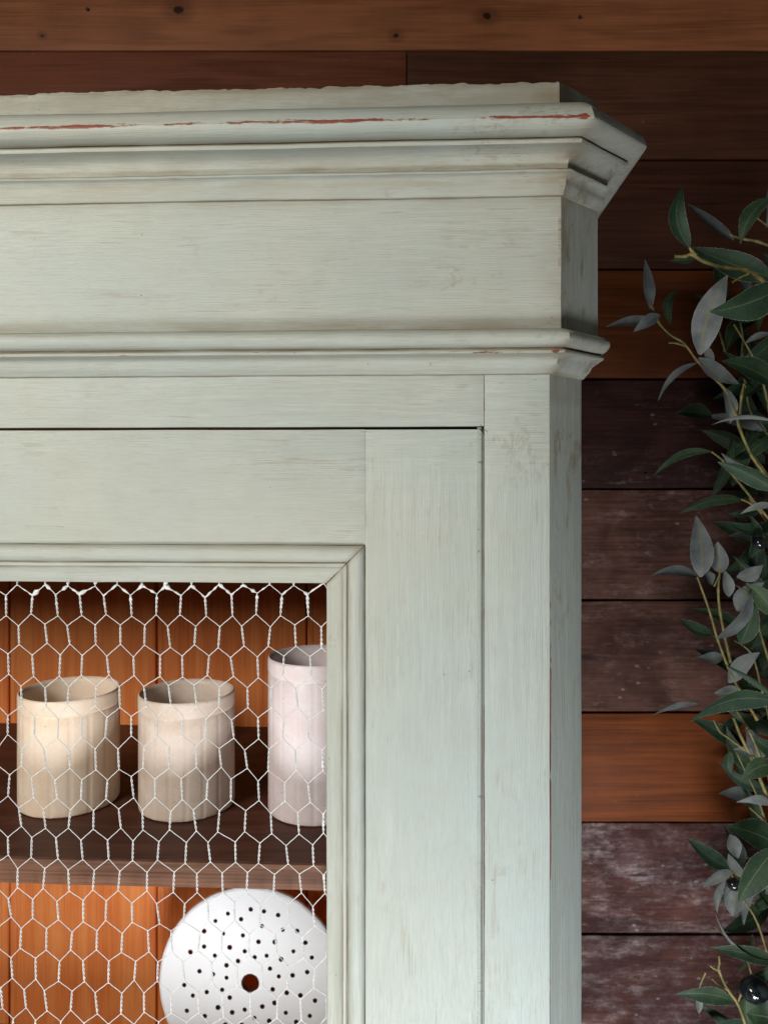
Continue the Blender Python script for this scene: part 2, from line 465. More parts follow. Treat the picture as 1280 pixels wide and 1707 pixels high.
def cant_fn(c, j):
    e = j in (0, 1)
    ch = .0
    if j == 0 or j == 1: ch = .95 if -.33 < c.z < -.16 else .58
    return (.30 if e else .16) + (.25 if c.z > zw - .02 else 0), ch
s7 = .70711
cp = [(XR, .0), (XR + .0006, .0004), (XR + .0016, .0014), (XR + .02*s7, .02*s7), (XC - .001, YC - .001), (XC, YC + .0005), (XC, YC + .012), (XR, TK)]
prism('canted_post', cp, ZB, zw + .03, P_V, CAB, 160, cant_fn)
prism('canted_post', [(2*XM - a, b) for a, b in cp], ZB, zw + .03, P_V, CAB, 30)
me = box_mesh('side_panel', XC - .020, XC - .001, YC + .012, DEPTH, ZB, ztop - .002, .0006); link('side_panel', me, P_V, CAB)
me = box_mesh('side_panel', 2*XM - XC + .001, 2*XM - XC + .020, YC + .012, DEPTH, ZB, ztop - .002, .0006); link('side_panel', me, P_V, CAB)
me = box_mesh('top_panel', 2*XM - XC + .021, XC - .021, .045, DEPTH - .012, zd + .012, zd + .030, .0006); link('top_panel', me, M_dark, CAB)
me = box_mesh('dust_board', 2*XM - XR, XR, .004, DEPTH, zt - .014, zt - .006, .0006); link('dust_board', me, M_dark, CAB)

# back boards, tongue and groove, each with a bead
YB = .404
def dB(u): return lx(u, YB)
wB = dB(511) - dB(261)
seams = []
x = dB(261) - 7*wB
while x < XC: seams.append(x); x += wB
def back_board(x0, x1, seed):
    w = x1 - x0; e = .0012
    pro = [(e, .012), (e, .0012), (e+.001, .0), (.0060, -.0004), (.0090, .0000), (.0100, .0006), (.0112, .0002), (.0125, 0), (w-e-.001, 0), (w-e, .0012), (w-e, .012)]
    nz = 2
    V, fa = [], []; n = len(pro)
    z0, z1 = ZB + .01, zd + .010
    for i in range(nz+1):
        for (a, b) in pro: V.append((a - w/2, b, z0 + (z1-z0)*i/nz))
    for i in range(nz):
        for j in range(n-1): fa.append((i*n+j, i*n+j+1, (i+1)*n+j+1, (i+1)*n+j))
        fa.append((i*n+n-1, i*n, (i+1)*n, (i+1)*n+n-1))
    fa.append(tuple(range(n))); fa.append(tuple(reversed(range(nz*n, nz*n+n))))
    return mesh_obj('back_board', V, fa, M_back, CAB, 25, loc=(x0 + w/2, YB, 0))
b0 = None
for i in range(len(seams)):
    x0, x1 = seams[i], min(seams[i] + wB, XC - .021)
    if x1 - x0 < .02 or x0 < 2*XM - XC + .0: continue
    if b0 is None or abs((x1-x0) - wB) > 1e-4:
        o = back_board(x0, x1, i)
        if b0 is None: b0 = o
    else:
        o = b0.copy(); COL.objects.link(o); o.parent = CAB
        o.location = (x0 + wB/2, YB + R.uniform(-.0006, .0006), 0)
me = box_mesh('back_panel', 2*XM - XC + .020, XC - .020, YB + .013, DEPTH - .001, ZB, ztop - .003, 0); link('back_panel', me, M_dark, CAB)

# shelves
ZS = -.3377
def shelf(z, name='shelf'):
    e = empty(name, (0, 0, 0)); e.parent = CAB
    me = box_mesh('shelf_board', 2*XM - XC + .022, XC - .022, .0345, YB - .0008, z - .0218, z, .0006, 60, .0003, 3); link('shelf_board', me, M_shelf, e)
    me = box_mesh('edge_strip', 2*XM - XC + .022, XC - .022, .030, .0343, z - .0222, z + .0002, .0012, 80, .0004, 5); link('edge_strip', me, M_shelf_edge, e)
shelf(ZS); shelf(-.7560)

# ---------------------------------------------------------------- door
DOOR = empty('door', (0, 0, 0)); DOOR.parent = CAB
DOOR['label'] = 'cabinet door with wide painted frame round white wire netting'
YD = .0026
xdr = xd - .0011; zdt = zd - .0024
xi, zi = lx(608.5), lz(907.5, lx(300))
xl, xli = 2*XM - xdr, 2*XM - xi
zdb, zib = -.952, -.865
def dr_fn(c):
    g = .05; ch = 0
    if c.z > zdt - .0003: g = .35; ch = .20
    return g, ch
me = box_mesh('rail', xli + .0002, xi - .00005, YD + .0001, YD + .022, zi, zdt, .00015, 90, .00025, 6)
link('rail', vat(me, lambda c: (.08, 0)), P_H, DOOR)
def ds_fn(c):
    g = .05; ch = 0
    if c.x > xdr - .0003: g = .30; ch = .45
    return g, ch
me = box_mesh('stile', xi, xdr, YD, YD + .022, zdb, zdt - .0001, .00015, 160, .00025, 7, 'z'); bm = bmesh.new(); bm.from_mesh(me)
es = [e for e in bm.edges if all(v.co.x > xdr - .0008 and v.co.y < YD + .002 for v in e.verts)]
bmesh.ops.bevel(bm, geom=es, offset=.0042, segments=5, affect='EDGES', profile=.5, clamp_overlap=False); bm.to_mesh(me); bm.free()
me.shade_smooth(); me.set_sharp_from_angle(angle=rad(30))
link('stile', vat(me, ds_fn), P_T, DOOR)
me = box_mesh('stile', xl, xli, YD, YD + .022, zdb, zdt, .0010, 40, .00025, 8, 'z'); link('stile', me, P_V, DOOR)
me = box_mesh('rail', xli + .0002, xi - .0003, YD + .0003, YD + .022, zdb, zib, .0008, 40, .00025, 9); link('rail', me, P_H, DOOR)

# mitred bolection moulding round the opening; profile = (distance inward, depth, glaze, chip)
mp = [(0, .010, .9, 0), (0, -.0006, .85, 0), (.0010, -.0024, .25, .15), (.0035, -.0042, .05, .05), (.0070, -.0050, .0, 0), (.0105, -.0042, .05, 0), (.0134, -.0020, .2, 0), (.0147, .0006, .9, 0),
      (.0153, .0008, .5, 0), (.0158, -.0010, .15, .15), (.0182, -.0012, .1, .15), (.0188, .0008, .7, 0), (.0215, .0030, .2, 0), (.0270, .0050, .08, 0), (.0318, .0058, .1, .05), (.0330, .0068, .3, .1), (.0330, .0150, .3, 0), (.004, .0150, 0, 0)]
MW = .0330
def strip(a, b, inward, mat, seed):
    """a, b: outer corners (x, z) ; inward unit vector"""
    a = Vector((a[0], 0, a[1])); b = Vector((b[0], 0, b[1])); t = (b-a).normalized(); L = (b-a).length
    iv = Vector((inward[0], 0, inward[1])); k = max(8, int(L/.005)); n = len(mp)
    V, G, C, fa = [], [], [], []
    for i in range(k+1):
        f = i/k
        for (s, y, g, ch) in mp:
            lo, hi = s + .00035, L - s - .00035
            q = a + t*(lo + (hi-lo)*f) + iv*s
            w = noise.noise_vector(Vector((q.x*16 + seed, s*300, q.z*16)))*.00035 + noise.noise_vector(Vector((q.x*80 + seed, s*300, q.z*80)))*.00012
            V.append((q.x + w.x*abs(iv.x), YD + y + w.y, q.z + w.z*abs(iv.z)))
            e = min(f, 1-f)*L
            G.append(max(g, .6*(1-e/.006)) if e < .006 else g); C.append(ch)
    for i in range(k):
        for j in range(n): fa.append((i*n+j, i*n+(j+1) % n, (i+1)*n+(j+1) % n, (i+1)*n+j))
    fa.append(tuple(range(n))); fa.append(tuple(reversed(range(k*n, k*n+n))))
    mesh_obj('moulding_strip', V, fa, mat, DOOR, 32, {'glaze': G, 'chip': C})
e_ = .0003
strip((xli+e_, zi-e_), (xi-e_, zi-e_), (0, -1), P_H, 1)
strip((xi-e_, zib), (xi-e_, zi-e_), (-1, 0), P_V, 2)
strip((xli+e_, zib), (xli+e_, zi-e_), (1, 0), P_V, 3)
strip((xli+e_, zib), (xi-e_, zib), (0, 1), P_H, 4)

# wire netting
t = NT('white_painted_wire'); c = t.coord()
col = t.mix(t.step(t.noise(c, 240, 4), .35, .65), (.60, .61, .585), (.78, .78, .76))
t.bump(t.noise(c, 900, 3), .3, .0004)
M_WIRE = t.out(col, .42, .5)
YW = .0125
NW = (lx(52.3+300, YW) - lx(10+300, YW))
NP = 51.1/F*dep(lx(300), YW)
x_ref = lx(10.0, YW); z_ref = lz(1009.5, lx(300, YW), YW)     # centre of a twist in row 1
x_open = xi - MW; 
def node(r, i2, end):
    """position of a twist end: row r, half-column i2 (column*2 + parity), end +1 top / -1 bottom"""
    x = x_ref + i2*NW/2; z = z_ref - (r-1)*NP
    hx = noise.noise(Vector((x*9, z*9, 1.7)))*.0030 + noise.noise(Vector((x*31, z*31, 5.7)))*.0024
    hz = noise.noise(Vector((x*9, z*9, 8.7)))*.0024 + noise.noise(Vector((x*31, z*31, 2.7)))*.0018
    rr = random.Random(r*1000 + i2*7 + 3)
    x += hx + .0003*(r-1) + rr.uniform(-.0009, .0009); z += hz + rr.uniform(-.0007, .0007)
    hl = .0088 + rr.uniform(-.0008, .0008)
    lean = rr.uniform(-.0011, .0011) + .0002
    near = max(0, 1 - abs(x - x_open)/.014)
    return Vector((min(x + lean*-end, x_open + .004), YW + .0008*math.sin(i2*1.3+r) + near*.001, z + end*hl)), near
ncol = int((xi + MW - xli)/NW) + 3
kmax = 27; kmin = -52
rows = int((zi - zib)/NP) + 2
for k in range(kmin, kmax+1):
    path, rr_ = [], []
    wr = random.Random(k*17+5)
    for r in range(0, rows):
        # this wire swings between half-columns k and k+1; rows of even parity use even half-columns
        want = (r + 1) % 2
        i2 = k if (k % 2) == want else k+1
        ph = 0 if i2 == k else math.pi
        top, near = node(r, i2, 1); bot, _ = node(r, i2, -1)
        nt = 15
        for j in range(nt+1):
            f = j/nt
            a = ph + f*math.pi*2*2.5
            hr = .00062*min(1, 4*f + .35, 4*(1-f) + .35)
            p = top.lerp(bot, f) + Vector((math.cos(a)*hr, math.sin(a)*hr, 0))
            cl = .00041 + .00008*noise.noise(p*300)
            big = min(1, max(0, 1.5 - 1.5*abs(p.z - (zi - MW))/.0230))           # paint clotted along the top
            cl += .0024*big*max(0, noise.noise(Vector((p.x*190, 3, p.z*190))) + .12)
            if near > 0: cl += .0011*near*max(0, noise.noise(Vector((p.x*120, 8, p.z*150))) + .15)
            path.append(p); rr_.append(cl)
        # diagonal run to the next twist : two extra points so that it stays straight
        i3 = (k if (k % 2) == (want+1) % 2 else k+1)
        nxt, _ = node(r+1, i3, 1)
        if r < rows-1:
            for f in (.12, .3, .5, .7, .88):
                p = bot.lerp(nxt, f) + Vector((0, 0, .0004 if f == .12 else (-.0004 if f == .88 else 0)))
                big = min(1, max(0, 1.5 - 1.5*abs(p.z - (zi - MW))/.0230))
                path.append(p); rr_.append(.00036 + .0028*big*max(0, noise.noise(Vector((p.x*190, 3, p.z*190))) + .08))
    keep = [(p, q) for p, q in zip(path, rr_) if zib + MW*.6 < p.z < zi - MW + .007 and xli + .01 < p.x < x_open + .0035]
    if len(keep) < 12: continue
    V, fa = tube([p for p, _ in keep], [q for _, q in keep], 5)
    mesh_obj('wire', V, fa, M_WIRE, DOOR, 80)

# ---------------------------------------------------------------- jars on the shelf
def jar_mat(name, c1, c2, stain):
    t = NT(name); c = t.coord()
    col = t.mix(t.step(t.noise(c, 28, 4, .6), .35, .65), c1, c2)
    sp = t.step(t.n('ShaderNodeTexVoronoi', ins={'Vector': c, 'Scale': 120.0}).outputs['Distance'], .10, .04)
    sp = t.math('MULTIPLY', sp, t.step(t.noise(c, 45, 2), .55, .6))
    col = t.mix(t.math('MULTIPLY', sp, .8), col, stain)
    x, y, z = t.sep(c)
    run = t.step(t.noise(t.mapping(c, (90, 90, 12)), 1, 4, .6), .56, .72)
    col = t.mix(t.math('MULTIPLY', run, .08), col, stain)
    cz = t.n('ShaderNodeTexVoronoi', feature='DISTANCE_TO_EDGE', ins={'Vector': c, 'Scale': 160.0}).outputs['Distance']
    col = t.mix(t.math('MULTIPLY', t.step(cz, .03, .0), .15), col, stain)
    t.bump(t.math('ADD', t.noise(c, 60, 3), t.math('MULTIPLY', t.noise(c, 400, 2), .3)), .22, .0015)
    m = t.out(col, .48, .4)
    t.b.inputs['Coat Weight'].default_value = .10; t.b.inputs['Coat Roughness'].default_value = .2
    return m
def make_jar(label, X, Y, r, h, mat, nrib, seed, lidgroove=True):
    a = toloc(X, Y)
    e = tag(empty('stoneware_jar', (X, Y, ZS + .0008)), label, 'jar', 'old stoneware jars on the upper shelf')
    prof = [(0, 0), (r*.95, 0), (r*.975, .0006), (r*.985, .0020), (r*.985, .006), (r*.985, h*.25), (r*.985, h*.5), (r*.985, h*.75), (r*.985, h-.0178), (r*.968, h-.0168), (r*.966, h-.0160), (r*.985, h-.0150), (r*.990, h-.0135), (r*.990, h-.0030), (r*.984, h-.0008), (r*.965, h),
            (r*.915, h-.0012), (r*.895, h-.004), (r*.885, h-.012), (r*.875, h*.5), (r*.87, .012), (r*.80, .006), (0, .006)]
    n = nrib*9
    V, fa = [], []
    for i, (q, z) in enumerate(prof):
        body = 3 <= i <= 8
        for k in range(n):
            an = 2*math.pi*k/n + seed
            d = (-.0008 if k % 9 == 0 else 0) if body else 0
            wob = 1 + .004*noise.noise(Vector((math.cos(an)*1.3 + seed, math.sin(an)*1.3, z*14)))
            V.append((math.cos(an)*(q*wob+d), math.sin(an)*(q*wob+d), z + .0006*noise.noise(Vector((math.cos(an), math.sin(an), seed)))*(z > h*.9)))
    m = len(prof)
    for i in range(m-1):
        for k in range(n):
            fa.append((i*n+k, i*n+(k+1) % n, (i+1)*n+(k+1) % n, (i+1)*n+k))
    ob = 16   # rim belongs to the body; keep one closed ceramic mesh
    mesh_obj('jar_body', V, fa, mat, e, 50)
    return e
J1 = jar_mat('warm_cream_glaze', (.86, .67, .50), (.90, .75, .60), (.30, .14, .07))
J2 = jar_mat('beige_glaze', (.66, .53, .43), (.76, .64, .55), (.28, .15, .09))
J3 = jar_mat('pinkish_white_glaze', (.80, .68, .67), (.86, .77, .77), (.32, .22, .20))
make_jar('short cream stoneware jar with warm yellowish glaze, left one on the upper shelf', -.332, .813, .0512, .1165, J1, 17, .3)
make_jar('short beige stoneware jar with a pocked rim, between the cream jar and the tall one', -.2055, .803, .0495, .1170, J2, 18, 1.1)
make_jar('tall pinkish white stoneware jar half hidden behind the door frame', -.0695, .795, .0505, .1560, J3, 18, 2.3)

# ---------------------------------------------------------------- perforated dish on the lower shelf
PD = .972
pcx, pcz = (417-CU)/F*PD, (HV-1640)/F*PD
PR = 155.5/F*PD
DISH = tag(empty('drainer_dish', (pcx, PD, pcz)), 'round white ceramic drainer dish pierced with small holes, leaning inside the lower compartment', 'dish')
DISH.rotation_euler = (rad(-4), 0, rad(-3))
px2 = [(832,482),(877,487),(755,498),(925,498),(713,523),(800,515),(871,535),(941,545),(990,547),(675,557),(740,563),(807,567),(860,586),(915,585),(1018,584),(676,607),(763,607),(978,613),(630,626),(814,618),(888,630),(713,635),(848,636),(937,640),(1040,631),(792,650),(753,665),(900,671),(662,687),(709,695),(754,705),(930,695),(976,690),(1025,678),(611,733),(910,737),(688,753),(740,744),(957,746),(1003,753),(641,766),(766,768),(1052,768),(917,780),(876,793),(817,805),(727,801),(955,810),(622,815),(775,815),(1035,817),(683,830),(850,830),(990,838),(900,838)]
holes = [((a/2-417)/F*PD, -(1280+b/2-1640)/F*PD) for a, b in px2]
holes += [(-x, -z) for x, z in holes if z > .030 and x < .06]
holes = [h_ for h_ in holes if math.hypot(*h_) < PR*.93]
kept = []
for q in holes:
    if math.hypot(*q) > .018 and all(math.dist(q, w) > .0075 for w in kept): kept.append(q)
from mathutils.geometry import delaunay_2d_cdt
segs = 96
loops = [(0.0, 0.0, .0118, 28)] + [(x, z, .0030*R.uniform(.88, 1.1), 14) for x, z in kept]
pts2, edges2 = [], []
for (x, z, r, n) in [(0, 0, PR*.97, segs)] + loops:
    b = len(pts2)
    for k in range(n):
        pts2.append(Vector((x + math.cos(2*math.pi*k/n)*r, z + math.sin(2*math.pi*k/n)*r)))
        edges2.append((b+k, b+(k+1) % n))
ov, oe, of, *_r = delaunay_2d_cdt(pts2, edges2, [], 0, 1e-7)
def solid(f):
    cx = sum(ov[i].x for i in f)/len(f); cz = sum(ov[i].y for i in f)/len(f)
    return math.hypot(cx, cz) < PR*.97 and all(math.hypot(cx-x, cz-z) > r*.97 for x, z, r, n in loops)
of = [f for f in of if solid(f)]
V = [(p.x, 0, p.y) for p in ov] + [(p.x, .008, p.y) for p in ov]
fa = [tuple(f) for f in of] + [tuple(i + len(ov) for i in reversed(f)) for f in of]
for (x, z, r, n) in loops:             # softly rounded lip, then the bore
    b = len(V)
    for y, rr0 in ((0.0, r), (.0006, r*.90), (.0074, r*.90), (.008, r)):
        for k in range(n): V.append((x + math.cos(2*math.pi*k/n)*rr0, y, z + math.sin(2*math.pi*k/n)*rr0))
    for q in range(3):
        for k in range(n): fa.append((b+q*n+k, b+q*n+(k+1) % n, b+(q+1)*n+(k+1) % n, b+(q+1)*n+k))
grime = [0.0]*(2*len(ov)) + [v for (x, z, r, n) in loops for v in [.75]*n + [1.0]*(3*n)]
b = len(V)
rp = [(PR*.97, 0), (PR*.992, .0010), (PR, .0035), (PR*.992, .0065), (PR*.97, .0080)]
for q, y in rp:
    for k in range(segs): V.append((math.cos(2*math.pi*k/segs)*q, y, math.sin(2*math.pi*k/segs)*q))
for q in range(4):
    for k in range(segs): fa.append((b+q*segs+k, b+(q+1)*segs+k, b+(q+1)*segs+(k+1) % segs, b+q*segs+(k+1) % segs))
t = NT('white_ironstone_glaze'); c = t.coord()
r_ = t.n('ShaderNodeVectorMath', operation='LENGTH', ins={0: c}).outputs['Value']
col = t.mix(t.step(t.noise(c, 14, 4), .35, .7), (.92, .92, .93), (.94, .94, .95))
col = t.mix(t.math('MULTIPLY', t.step(r_, PR*.955, PR*.999), t.step(t.noise(c, 30, 4), .4, .6, .1, .55)), col, (.42, .26, .16))
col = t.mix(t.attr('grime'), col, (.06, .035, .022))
M_DISH = t.out(col, .30, .4)
dme = bpy.data.meshes.new('pierced_disc'); dme.from_pydata(V, [], fa)
ga = dme.attributes.new('grime', 'FLOAT', 'POINT'); ga.data.foreach_set('value', grime + [0.0]*(len(V) - len(grime)))
bm = bmesh.new(); bm.from_mesh(dme); bmesh.ops.recalc_face_normals(bm, faces=bm.faces); bm.to_mesh(dme); bm.free()
dme.shade_smooth(); dme.set_sharp_from_angle(angle=rad(9))
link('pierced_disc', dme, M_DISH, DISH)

# ---------------------------------------------------------------- plank wall
WD = 1.13
WALL = tag(empty('plank_wall', (0, WD, 0)), 'old horizontal board wall of dark brown, orange and whitewashed planks behind the cabinet', 'wall')
vs_ = [-285, -101, 83.5, 265, 448, 631, 814.5, 1000, 1187, 1371, 1557.5, 1743, 1930, 2115]
def zz(v): return (HV - v)/F*WD
def wx(u): return (u - CU)/F*WD
kn = [((297-CU)/F*WD, zz(15) , .0082), (wx(812), zz(25), .0070), (wx(660), zz(58), .0045), (wx(70), zz(58), .003)]
def relk(kl, cx, cz): return [(a-cx, b-cz, r) for a, b, r in kl]
mats = {
 0: ('brown', None),
}
cx0 = 0
M_p0 = lambda cz: wood_mat('knotty_red_pine', (.125, .040, .016), (.27, .100, .042), knots=relk(kn, 0, cz), rand=False, ring=5)
M_p1a = wood_mat('red_brown_board', (.065, .018, .009), (.15, .048, .024))
M_p1b = wood_mat('dark_brown_board', (.032, .012, .006), (.075, .029, .015))
M_p2 = wood_mat('blackened_board', (.022, .007, .004), (.050, .017, .009))
M_p3 = wood_mat('dark_orange_board', (.050, .012, .003), (.115, .030, .008))
M_p7 = wood_mat('amber_board', (.085, .020, .005), (.26, .066, .014), rough=.5, ring=6)
M_d1 = distressed_mat('dark_plum_distressed', -.01, ((.02, .007, .006), (.06, .022, .018)), ((.12, .075, .085), (.26, .20, .21)))
M_d2 = distressed_mat('brown_distressed', .02, ((.055, .022, .016), (.17, .075, .055)), ((.14, .075, .062), (.34, .24, .21)))
M_d3 = distressed_mat('whitewashed_distressed', .055, ((.050, .018, .016), (.15, .058, .045)), ((.17, .105, .105), (.50, .41, .40)))
segsW = []
for i in range(len(vs_)-1):
    z1, z0 = zz(vs_[i]) - .0022, zz(vs_[i+1]) + .0010
    xs = [(-1.25, 1.25)]
    m = None
    if i == 2: xs = [(-1.25, wx(678) - .0008), (wx(678) + .0008, 1.25)]
    for j, (a, b) in enumerate(xs):
        cz = (z0+z1)/2; cx = (a+b)/2
        if i == 1: m = M_p0(cz)
        elif i == 2: m = (M_p1a, M_p1b)[j]
        elif i == 3: m = M_p2
        elif i == 4: m = M_p3
        elif i == 5: m = M_d1
        elif i in (6, 7): m = M_d2
        elif i == 8: m = M_p7
        elif i in (9, 10): m = M_d3
        elif i == 0: m = M_p1b
        else: m = M_d2
        me = box_mesh('plank', a-cx, b-cx, 0, .019, z0-cz, z1-cz, .0016, 60, .0007, i*3+j)
        o = link('plank', me, m, WALL, (cx, R.uniform(-.0015, .0015), cz))
t = NT('old_iron_nail'); M_NAIL = t.out(t.mix(t.noise(t.coord(), 900, 3), (.012, .009, .008), (.05, .028, .018)), .7, .3)
for (u, v) in ((1076, 791), (146, 15), (966, 28)):
    bm = bmesh.new(); bmesh.ops.create_cone(bm, cap_ends=True, segments=10, radius1=.0026, radius2=.0022, depth=.0020)
    me = bpy.data.meshes.new('nail_head'); bm.to_mesh(me); bm.free()
    o = link('nail_head', me, M_NAIL, WALL, (wx(u), -.0012, zz(v))); o.rotation_euler = (rad(90), 0, 0)
me = box_mesh('backing', -1.25, 1.25, .021, .030, zz(2115), zz(-285), 0); link('backing', me, M_dark, WALL)

# ---------------------------------------------------------------- olive tree
t = NT('olive_leaf'); 
uv = t.n('ShaderNodeUVMap', uv_map='leaf').outputs[0]
ux, uy, _ = t.sep(uv)
ac = t.math('ABSOLUTE', ux)
oc = t.coord(); oco = t.offset(oc)
bf = t.n('ShaderNodeNewGeometry').outputs['Backfacing']
g = t.mix(t.step(t.noise(oco, 60, 4), .3, .7), (.010, .024, .008), (.027, .053, .019))
g = t.mix(t.math('MULTIPLY', t.step(t.noise(oco, 1500, 2), .55, .7), .18), g, (.22, .28, .22))
g = t.mix(t.step(t.rnd(), .0, 1, 0, .45), g, (.014, .036, .026))
g = t.mix(t.math('MULTIPLY', t.step(t.noise(oco, 260, 5, .7), .58, .66), .35), g, (.075, .070, .035))
g = t.mix(t.math('MULTIPLY', t.step(ac, .05, .02), .35), g, (.16, .20, .10))
s_ = t.mix(t.step(t.noise(oco, 50, 4), .3, .7), (.075, .085, .088), (.150, .162, .160))
s_ = t.mix(t.math('MULTIPLY', t.step(ac, .10, .04), .75), s_, (.15, .15, .05))
col = t.mix(bf, g, s_)
col = t.mix(t.math('MULTIPLY', t.step(ac, .93, .99), t.step(t.noise(oco, 900, 2), 0.45, .60, .05, .6)), col, (.33, .35, .27))
vein = t.math('SINE', t.math('MULTIPLY', t.math('SUBTRACT', uy, t.math('MULTIPLY', ac, .12)), 95))
t.bump(t.math('ADD', t.math('MULTIPLY', vein, .12), t.noise(oc, 1300, 2)), .25, .0006)
M_LEAF = t.out(col, .56, .25)
t = NT('olive_stem'); c = t.coord()
col = t.mix(t.step(t.noise(c, 90, 4), .35, .65), (.075, .070, .020), (.20, .165, .055))
t.bump(t.noise(t.mapping(c, (300, 300, 60)), 1, 3), .4, .001)
M_STEM = t.out(col, .55, .4)
t = NT('black_olive_skin'); c = t.coord()
col = t.mix(t.step(t.noise(c, 120, 3), .4, .6), (.006, .006, .010), (.020, .028, .024))
t.bump(t.noise(c, 110, 2, .5, .5), .35, .003)
M_OLIVE = t.out(col, .10, .6)

TREE = tag(empty('olive_tree', ((1300-CU)/F*.80, .80, -1.02)), 'artificial olive tree with dark green and silvery leaves beside the cabinet', 'tree')
TO = Vector(TREE.location)
def P(u, v, d): return Vector(((u-CU)/F*d, d, (HV-v)/F*d))
def add_leaf(bu, bv, tu, tv, w, d, side, bend=0, dd=0.0, curl=.25, tilt=0.0):
    """base and tip, widest width w; side 'g' shows the green top, 's' the silver underside"""
    rr = random.Random(int(bu*13 + bv*7 + tu))
    A, B = P(bu, bv, d), P(tu, tv, d + dd)
    L = (B-A).length
    t = (B-A).normalized()
    view = Vector((0, -1, 0)); side_v = t.cross(view).normalized()       # to one side as seen from the front
    nrm = side_v.cross(t).normalized()
    if nrm.y > 0: nrm = -nrm
    wm = w/F*d; bm_ = bend/F*d
    n = 9; cross = (-1, -.5, 0, .5, 1)
    # lateral direction, tilted out of the picture plane
    tl = tilt or rr.uniform(-.65, .65)
    lat = (side_v*math.cos(tl) + nrm*math.sin(tl)).normalized()
    up = t.cross(lat).normalized()
    if up.y > 0: up = -up
    V, fa, UV = [], [], []
    bow = rr.uniform(.05, .14)*L
    for i in range(n+1):
        f = i/n
        c = A.lerp(B, f) + side_v*(4*f*(1-f)*bm_) + up*(4*f*(1-f)*bow*.6)
        sh = math.sin(math.pi*min(1, f**.80))**.85 * (1 - .12*f) if 0 < f < 1 else .04
        if f == 0: sh = .10
        hw = wm/2*sh*1.05
        wav = noise.noise(Vector((bu*.7, f*3.1, bv*.7)))*.10
        for q in cross:
            e = noise.noise(Vector((f*9 + bu, q*2, bv)))*.03
            V.append(c + lat*(hw*q*(1+e)) + up*(hw*curl*(q*q - .15)) + up*(abs(q) < .1)*(-hw*.05) + up*(hw*wav*(2.0*q + 1.0)) - TO); UV.append((q, f))
    m = len(cross)
    for i in range(n):
        for j in range(m-1):
            fa.append((i*m+j, i*m+j+1, (i+1)*m+j+1, (i+1)*m+j))
    me = bpy.data.meshes.new('leaf'); me.from_pydata([tuple(v) for v in V], [], fa)
    # front face must look toward -y for green, away for silver
    nn = sum((p.normal.y*p.area for p in me.polygons))
    if (nn > 0) == (side == 'g'):
        me.flip_normals()
    ul = me.uv_layers.new(name='leaf')
    for lp in me.loops: ul.data[lp.index].uv = UV[lp.vertex_index]
    me.shade_smooth()
    o = link('leaf', me, M_LEAF, TREE)
    return o
def add_stem(pts, d, r, dend=None):
    n = len(pts); path, rd = [], []
    P3 = [P(u, v, d + ((dend or d) - d)*i/(n-1)) for i, (u, v) in enumerate(pts)]
    for i in range(n-1):
        p0 = P3[max(i-1, 0)]; p1 = P3[i]; p2 = P3[i+1]; p3 = P3[min(i+2, n-1)]
        for j in range(5):
            q = j/5
            path.append(.5*((2*p1) + (p2-p0)*q + (2*p0-5*p1+4*p2-p3)*q*q + (3*p1-p0-3*p2+p3)*q**3) - TO)
    path.append(P3[-1] - TO)
    for i, p in enumerate(path):
        f = i/(len(path)-1)
        rd.append(r*.78*(.8 + .5*f)*(1 + .22*noise.noise(p*160)) * (1.25 if i % 5 == 0 else 1))
    V, fa = tube(path, rd, 8)
    mesh_obj('stem', V, fa, M_STEM, TREE, 60)

